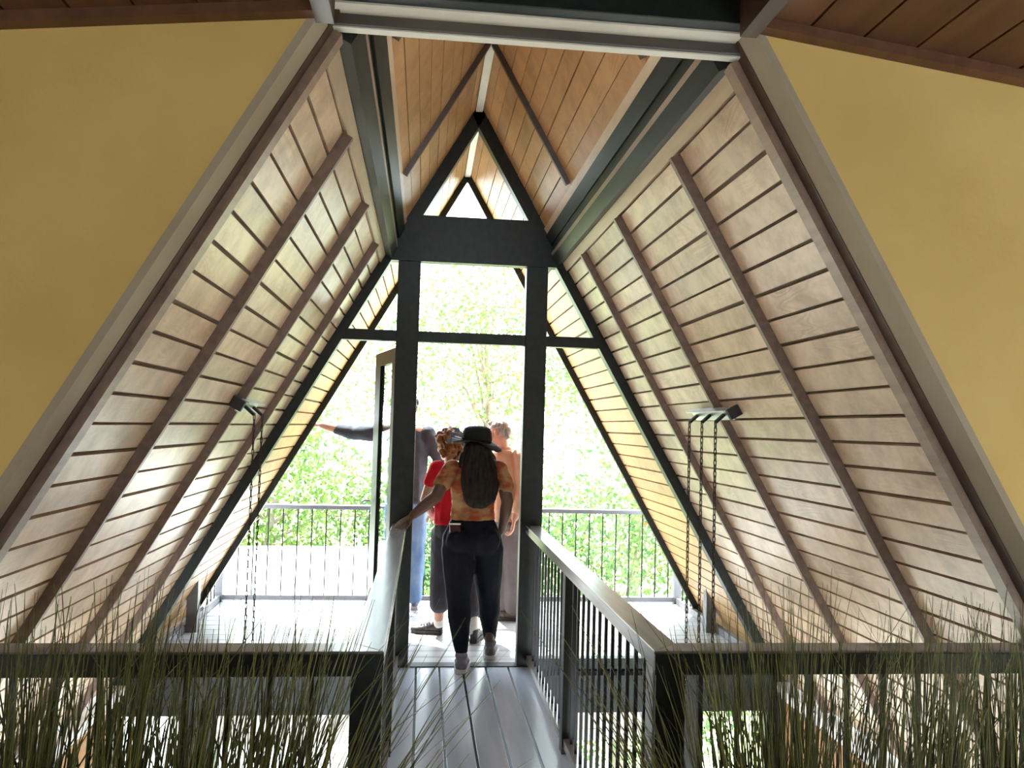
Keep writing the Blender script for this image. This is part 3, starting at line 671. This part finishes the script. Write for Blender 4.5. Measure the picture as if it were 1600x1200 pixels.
for i in range(110):
    v = Vector((random.gauss(0, 1), random.gauss(0, 1), random.gauss(.25, 1))).normalized()
    fwd = Vector((-math.sin(yw), math.cos(yw), 0))
    if v.dot(fwd) > .45 and v.z < .5: continue
    B.ell(hc+Vector((v.x*.108, v.y*.108, v.z*.10-(.035 if v.z < 0 else 0))), random.uniform(.016, .030))
B.build('hair', HAIRA, p, .007, 1, .006, 60, 1)
for a_, yw_, hl in ((LA, 1.35, (.20, 6.452)), (RA, -.25, (.415, 6.175))):
    B = Blob(); B.chain([((a_[0], a_[1], .17), .041), ((a_[0], a_[1], .08), .042)]); B.build('sock', SOCK, p, .008, 2)
    shoe(p, hl, yw_, SHK, SOLED, .25)

# --- man in the peach shirt
p = tag(empty('person', (.72, 6.85, 0)), 'person with short grey hair in peach shirt and taupe trousers, half behind right post', 'person')
yw = 1.15
B = Blob()
P, R = head(B, (.618, 6.80, 1.555), yw, 1.0, (.66, 6.83, 1.40), -.18)
B.chain([((.70, 6.84, 1.385), (.145, .085, .05)), ((.715, 6.85, 1.22), (.15, .105, .08)), ((.72, 6.85, 1.02), (.14, .105, .07)), ((.725, 6.85, .88), (.145, .11, .08))], yw-.5)
arm(B, (.81, 6.72, 1.365), (.835, 6.70, 1.10), (.755, 6.66, .875), (.055, .046, .032)); arm(B, (.60, 6.99, 1.365), (.55, 7.06, 1.1), (.50, 6.98, .92), (.055, .046, .032))
hand(B, (.752, 6.66, .865), (-.12, 0, -1), (-1, .2, 0), -1, .75, 1.08); hand(B, (.497, 6.97, .91), (-.3, -.2, -.9), (.5, -.8, 0), 1, .5, 1.08)
LH, LK, LA = (.665, 6.88, .82), (.67, 6.93, .47), (.70, 6.98, .09); RH, RK, RA = (.775, 6.82, .82), (.775, 6.86, .47), (.79, 6.90, .09)
leg(B, LH, LK, LA, (.085, .055, .05, .037)); leg(B, RH, RK, RA, (.085, .055, .05, .037))
B.build('body', SK3, p, .006, 4); eyes(P, R, 1, p)
B = Blob()
B.chain([((.725, 6.85, .84), (.172, .138, .03)), ((.72, 6.85, 1.0), (.175, .135, .06)), ((.712, 6.85, 1.22), (.178, .13, .08)), ((.70, 6.84, 1.37), (.15, .092, .045)), ((.668, 6.83, 1.43), (.068, .066, .02))], yw-.5)
B.chain([((.795, 6.735, 1.365), .072), ((.83, 6.705, 1.13), .066), ((.822, 6.70, 1.05), .062), ((.775, 6.67, .93), .052)]).chain([((.615, 6.98, 1.365), .07), ((.56, 7.05, 1.1), .064), ((.515, 7.0, .96), .05)])
B.build('shirt', PEACH, p, .009, 4, .010, 9, .9)
B = Blob()
B.chain([((.725, 6.85, .90), (.155, .12, .03)), ((.725, 6.85, .82), (.165, .13, .06))], yw-.5)
for h_, k_, a_ in ((LH, LK, LA), (RH, RK, RA)): B.chain([(h_, .105), (k_, .082), ((a_[0], a_[1], .11), .073)])
B.build('trousers', TROU, p, .009, 4, .008, 9, .5)
B = Blob()
for q in ((0, -.03, .055), (0, -.055, .01), (0, .0, .085), (.03, -.02, .06), (-.03, -.02, .06), (0, .045, .085)): B.ell(P(*q), (.062, .062, .045) if q[1] < .03 else (.05, .035, .02), rot=R)
B.ell(P(0, -.07, -.03), (.055, .03, .04), rot=R); B.ell(P(.055, -.035, .0), (.02, .03, .03), rot=R); B.ell(P(-.055, -.035, 0), (.02, .03, .03), rot=R)
B.build('hair', HAIRG, p, .007, 2, .007, 40, .6)
shoe(p, (.765, 6.965), 1.3, SHB, SOLED, .27); shoe(p, (.85, 6.89), 1.3, SHB, SOLED, .27)

# --- man in grey pointing left
p = tag(empty('person', (-.13, 7.260, 0)), 'person in slate grey shirt and blue jeans behind left post, arm stretched out left', 'person')
B = Blob()
P, R = head(B, (-.135, 7.190, 1.745), .35, 1.0, (-.13, 7.180, 1.585))
B.chain([((-.13, 7.180, 1.555), (.16, .085, .05)), ((-.13, 7.190, 1.38), (.165, .11, .08)), ((-.125, 7.200, 1.15), (.145, .105, .07)), ((-.12, 7.210, .98), (.15, .11, .08))])
arm(B, (-.31, 7.180, 1.53), (-.60, 7.190, 1.515), (-.86, 7.180, 1.575), (.058, .047, .031)); arm(B, (.055, 7.180, 1.52), (.155, 7.210, 1.28), (.10, 7.360, 1.05), (.058, .047, .031))
hand(B, (-.87, 7.180, 1.578), (-1, 0, -.02), (0, 0, -1), -1, .12, 1.08); hand(B, (.097, 7.370, 1.04), (-.1, .5, -.8), (-1, 0, 0), 1, .5, 1.08)
LH, LK, LA = (-.21, 7.220, .92), (-.225, 7.260, .5), (-.235, 7.300, .09); RH, RK, RA = (-.035, 7.220, .92), (-.03, 7.280, .5), (-.028, 7.330, .09)
leg(B, LH, LK, LA, (.088, .057, .052, .038)); leg(B, RH, RK, RA, (.088, .057, .052, .038))
B.build('body', SK3, p, .006, 4); eyes(P, R, 1, p)
B = Blob()
B.chain([((-.12, 7.210, .945), (.178, .135, .03)), ((-.125, 7.200, 1.12), (.178, .132, .06)), ((-.13, 7.190, 1.38), (.188, .13, .08)), ((-.13, 7.180, 1.54), (.165, .092, .05)), ((-.13, 7.180, 1.605), (.068, .065, .02))])
B.chain([((-.29, 7.180, 1.535), .078), ((-.46, 7.190, 1.52), .072), ((-.60, 7.190, 1.517), .064), ((-.73, 7.185, 1.545), .052)]).chain([((.035, 7.180, 1.53), .076), ((.105, 7.190, 1.40), .068), ((.15, 7.210, 1.28), .062), ((.115, 7.320, 1.11), .05)])
B.build('shirt', GREY, p, .009, 4, .011, 9, .9)
B = Blob()
B.chain([((-.12, 7.210, .99), (.158, .12, .03)), ((-.12, 7.210, .92), (.17, .13, .06))])
for h_, k_, a_ in ((LH, LK, LA), (RH, RK, RA)): B.chain([(h_, .108), (k_, .082), ((a_[0], a_[1], .11), .07)])
B.build('jeans', JEAN, p, .009, 4, .009, 10, .8)
B = Blob()
for q in ((0, -.03, .055), (0, -.055, .01), (0, .0, .08), (.03, -.02, .055), (-.03, -.02, .055)): B.ell(P(*q), (.062, .062, .045), rot=R)
B.build('hair', HAIRK, p, .007, 2, .005, 40, .6)
shoe(p, (-.235, 7.250), .1, SHG, SOLE, .28); shoe(p, (-.028, 7.280), -.05, SHG, SOLE, .28)

bpy.data.scenes.remove(SCR)
# ------------------------------------------------------------------ reeds in planters in front of the railing
def planter(x0, x1, y0, y1, label):
    e = tag(empty('planter', ((x0+x1)/2, (y0+y1)/2, 0)), label, 'planter')
    t = .02; h = .36
    MB().box(x0, x1, y0, y0+t, 0, h).box(x0, x1, y1-t, y1, 0, h).box(x0, x0+t, y0+t, y1-t, 0, h).box(x1-t, x1, y0+t, y1-t, 0, h).box(x0+t, x1-t, y0+t, y1-t, 0, .02).obj('trough', POT, e)
    MB().box(x0+t, x1-t, y0+t, y1-t, .02, h-.03).obj('soil', SOIL, e)
planter(-1.42, -.20, 1.80, 2.12, 'dark trough planter of reeds in front of the left railing')
planter(.66, 1.84, 1.80, 2.12, 'dark trough planter of reeds in front of the right railing')
def reeds(cx, cy, n, hmin, hmax, spread, lean, label, rx=.06):
    n = int(n*1.15); hmin += .08; hmax += .12
    V = []; F = []; A = []
    for i in range(n):
        x = cx+random.gauss(0, rx*.6); y = min(2.08, max(1.84, cy+random.gauss(0, .05))); L = random.uniform(hmin, hmax)
        dx = random.gauss(lean, spread); dy = random.gauss(0, spread*.7); bend = random.gauss(lean*.7, spread*.8)
        if random.random() < .09: bend += random.choice((-1, 1))*random.uniform(.2, .45)
        r = random.uniform(.0016, .0031); tone = min(1, max(0, random.betavariate(1.6, 2.6)))
        k = 4; m = 6; base = len(V)
        for j in range(m):
            t = j/(m-1); px = x+dx*L*t+bend*L*t*t; py = y+dy*L*t; pz = .325+L*t*(1-.10*abs(bend)*t)
            rad = r*(1-.8*t**3)
            for q in range(k):
                a = math.pi*q/2+.4; V.append((px+rad*math.cos(a), py+rad*math.sin(a), pz)); A.append(min(1, tone*(.8+.4*t)))
        for j in range(m-1):
            for q in range(k): F.append((base+j*k+q, base+j*k+(q+1) % k, base+(j+1)*k+(q+1) % k, base+(j+1)*k+q))
    me = bpy.data.meshes.new('reed_clump'); me.from_pydata(V, [], F)
    at = me.attributes.new('tone', 'FLOAT', 'POINT'); at.data.foreach_set('value', A)
    me.polygons.foreach_set('use_smooth', [True]*len(F))
    o = meshobj('reed_clump', me, REED); tag(o, label, 'reeds', 'reeds in the planters', 'stuff'); return o
LR = [(-1.02, 1.95, 110, .5, .78, .035, .0, 'clump of thin green reeds at the far left edge of the picture'),
      (-.84, 1.93, 120, .5, .78, .05, .02, 'reed clump in front of the left railing, second from the left edge'),
      (-.66, 1.96, 130, .5, .82, .05, .03, 'dense tall reed clump in front of the lower left window'),
      (-.50, 1.94, 120, .45, .78, .07, .06, 'reed clump before the left railing between window and middle clump'),
      (-.36, 1.96, 130, .45, .80, .08, .08, 'reed clump in the middle of the left planter end with dark tips'),
      (-.25, 1.93, 70, .4, .74, .10, .20, 'loose reeds leaning right over the edge of the bridge')]
for a in LR: reeds(*a)
RRR = [(.74, 1.94, 55, .45, .76, .09, -.20, 'loose reeds leaning left over the bridge railing'),
      (.82, 1.95, 110, .5, .80, .07, -.04, 'reed clump beside the right newel post'),
      (.93, 1.96, 130, .5, .84, .06, .0, 'tall reed clump in front of the bright lower right window'),
      (1.08, 1.93, 70, .5, .74, .07, .03, 'thin reed clump before the white ledge at the right'),
      (1.27, 1.95, 110, .5, .78, .05, .03, 'upright reed clump in front of the right balusters'),
      (1.47, 1.94, 130, .5, .80, .05, .0, 'reed clump at the right edge of the picture'),
      (1.66, 1.95, 90, .5, .8, .05, .0, 'reed clump cut off by the right edge of the picture')]
for a in RRR: reeds(*a)

# ------------------------------------------------------------------ outdoors
gd = MB().box(-120, 120, D+.3, 160, -4.2, -4.0).obj('ground', GRASS); struct(gd, 'grassy ground falling away below the house', 'ground')
pv = MB().box(-4, 6, D+.35, 13.5, -3.999, -3.9).obj('pavement', CONC); struct(pv, 'pale concrete terrace below the balcony', 'terrace')
ob = tag(empty('outbuilding', (-2.3, 10.2, -4)), 'low outbuilding with a blown out white flat roof just beyond the left balcony railing', 'outbuilding')
RT = Matrix.Rotation(.05, 3, 'Z')
def rot(pts): return [tuple(Vector((-2.35, 10.2, 0))+RT@Vector(q)) for q in pts]
def rbox(a, b, c, d, e, f): return MB().hexa(rot([(a, c, e), (b, c, e), (b, d, e), (a, d, e), (a, c, f), (b, c, f), (b, d, f), (a, d, f)]))
rbox(-1.75, 1.75, -1.9, 1.9, -.30, -.17).obj('roof', ROOFW, ob)
rbox(-1.6, 1.6, -1.75, 1.75, -4, -.30).obj('walls', WHITEB, ob)
pt = tag(MB().lathe((-3.1, 9.5, -3.9), [(.16, 0), (.22, .25), (.26, .5), (.28, .52), (.24, .52), (.22, .45), (.0, .44)], 20).obj('flower_pot', TEAL, None, smooth=True), 'teal pot standing outside the lower left window', 'pot')
def tree(name, label, base, crown, rad, nl, leaf, m, seed, ncl=60, twigs=9, group='trees beyond the balcony'):
    rnd = np.random.RandomState(seed); base = Vector(base); crown = Vector(crown)
    e = tag(empty(name, tuple(base)), label, 'tree', group)
    r0 = .035*(crown.z+rad[2]-base.z)/2+.03
    mid = base.lerp(crown, .55)+Vector((rnd.uniform(-.2, .2), 0, 0))
    MB().tube([base, mid, crown], [r0, r0*.7, r0*.35], 8).obj('trunk', BARK, e, smooth=True)
    ctr = []
    for i in range(ncl):
        v = rnd.normal(size=3); v /= np.linalg.norm(v); ctr.append(np.array(crown)+v*np.array(rad)*rnd.uniform(.35, 1)**.7)
    for i in range(twigs):
        q = Vector(ctr[i % ncl]); a = mid.lerp(crown, rnd.uniform(.1, .9)); b = a.lerp(q, .5)+Vector((0, 0, .15*rad[2]))
        MB().tube([a, b, q], [r0*.28, r0*.17, .008], 5).obj('branch', BARK, e)
    ctr = np.array(ctr); ci = rnd.randint(0, ncl, nl); cr = np.mean(rad)*.27
    pos = ctr[ci]+rnd.normal(size=(nl, 3))*cr*np.array([1, 1, .7])
    d = rnd.normal(size=(nl, 3)); d[:, 2] -= .4; d /= np.linalg.norm(d, axis=1)[:, None]
    w = np.cross(d, rnd.normal(size=(nl, 3))); w /= np.linalg.norm(w, axis=1)[:, None]
    s = leaf*rnd.uniform(.6, 1.3, nl)[:, None]
    n = np.cross(d, w)
    V = np.stack([pos, pos+d*s*.5+w*s*.26+n*s*.06, pos+d*s, pos+d*s*.5-w*s*.26+n*s*.06], 1).reshape(-1, 3)
    F = np.arange(nl*4).reshape(-1, 4)
    me = bpy.data.meshes.new('foliage'); me.from_pydata(V.tolist(), [], F.tolist())
    tone = np.clip(rnd.beta(2, 2, nl)*.8+rnd.uniform(0, .2, ncl)[ci], 0, 1); at = me.attributes.new('tone', 'FLOAT', 'POINT'); at.data.foreach_set('value', np.repeat(tone, 4))
    o = meshobj('foliage', me, m, e); o['kind'] = 'stuff'
    return e
tree('leafy_tree', 'dense light green tree behind the left balcony railing under the pointing arm', (-2.7, 14.6, -4), (-2.5, 14.6, .3), (1.8, 1.2, 1.6), 9000, .11, LEAF, 11, 70)
tree('leafy_tree', 'blue green tree at the far left beneath the overhanging roof edge', (-5.6, 14.2, -4), (-5.4, 14.2, .2), (1.1, 1.1, 1.6), 5000, .11, LEAFB, 12, 45)
tree('flowering_shrub', 'large shrub with russet tips behind the right balcony railing', (2.9, 12.0, -4), (2.9, 12.0, -.75), (2.3, 1.5, 2.3), 15000, .10, LEAFO, 13, 85)
tree('leafy_tree', 'light green tree at the right partly hidden by the right roof edge', (6.4, 14.5, -4), (6.4, 14.5, .6), (1.5, 1.4, 1.9), 7000, .12, LEAF, 14, 55)
tree('leafy_tree', 'green tree straight ahead between the standing people', (.3, 15.4, -4), (.25, 15.4, -.4), (1.2, 1.0, 1.6), 6500, .11, LEAFB, 15, 50)
tt = tree('tall_tree', 'tall pale tree showing through the doorway above the heads', (2.2, 22, -4), (1.6, 22, 3.6), (3.3, 2.2, 2.4), 5200, .15, LEAF, 16, 60, 16)
tree('tall_tree', 'tall thin tree far behind on the left with sparse leaves', (-5.4, 24, -4), (-5.0, 24, 3.0), (3.2, 2.2, 2.4), 3800, .16, LEAF, 17, 55, 14)
tree('tall_tree', 'tall tree far behind on the right beyond the shrub', (6.0, 23, -4), (6.0, 23, 2.8), (3.2, 2.2, 2.6), 4800, .16, LEAF, 18, 60, 14)
bp = [(.45, 20.5, 3.9), (.8, 20.5, 4.22), (1.16, 20.5, 4.48), (1.55, 20.5, 4.68), (1.95, 20.6, 4.72), (2.5, 21, 4.6), (2.0, 22, 3.9)]
MB().tube(bp, [.008, .013, .017, .02, .023, .026, .03], 5).obj('branch', BARK, tt)
for a, b in (((1.16, 20.5, 4.48), (1.05, 20.5, 3.85)), ((1.55, 20.5, 4.68), (1.7, 20.5, 5.1)), ((1.95, 20.6, 4.72), (2.1, 20.5, 4.2))):
    MB().tube([a, Vector(a).lerp(Vector(b), .5)+Vector((.04, 0, 0)), b], [.012, .009, .005], 4).obj('twig', BARK, tt)
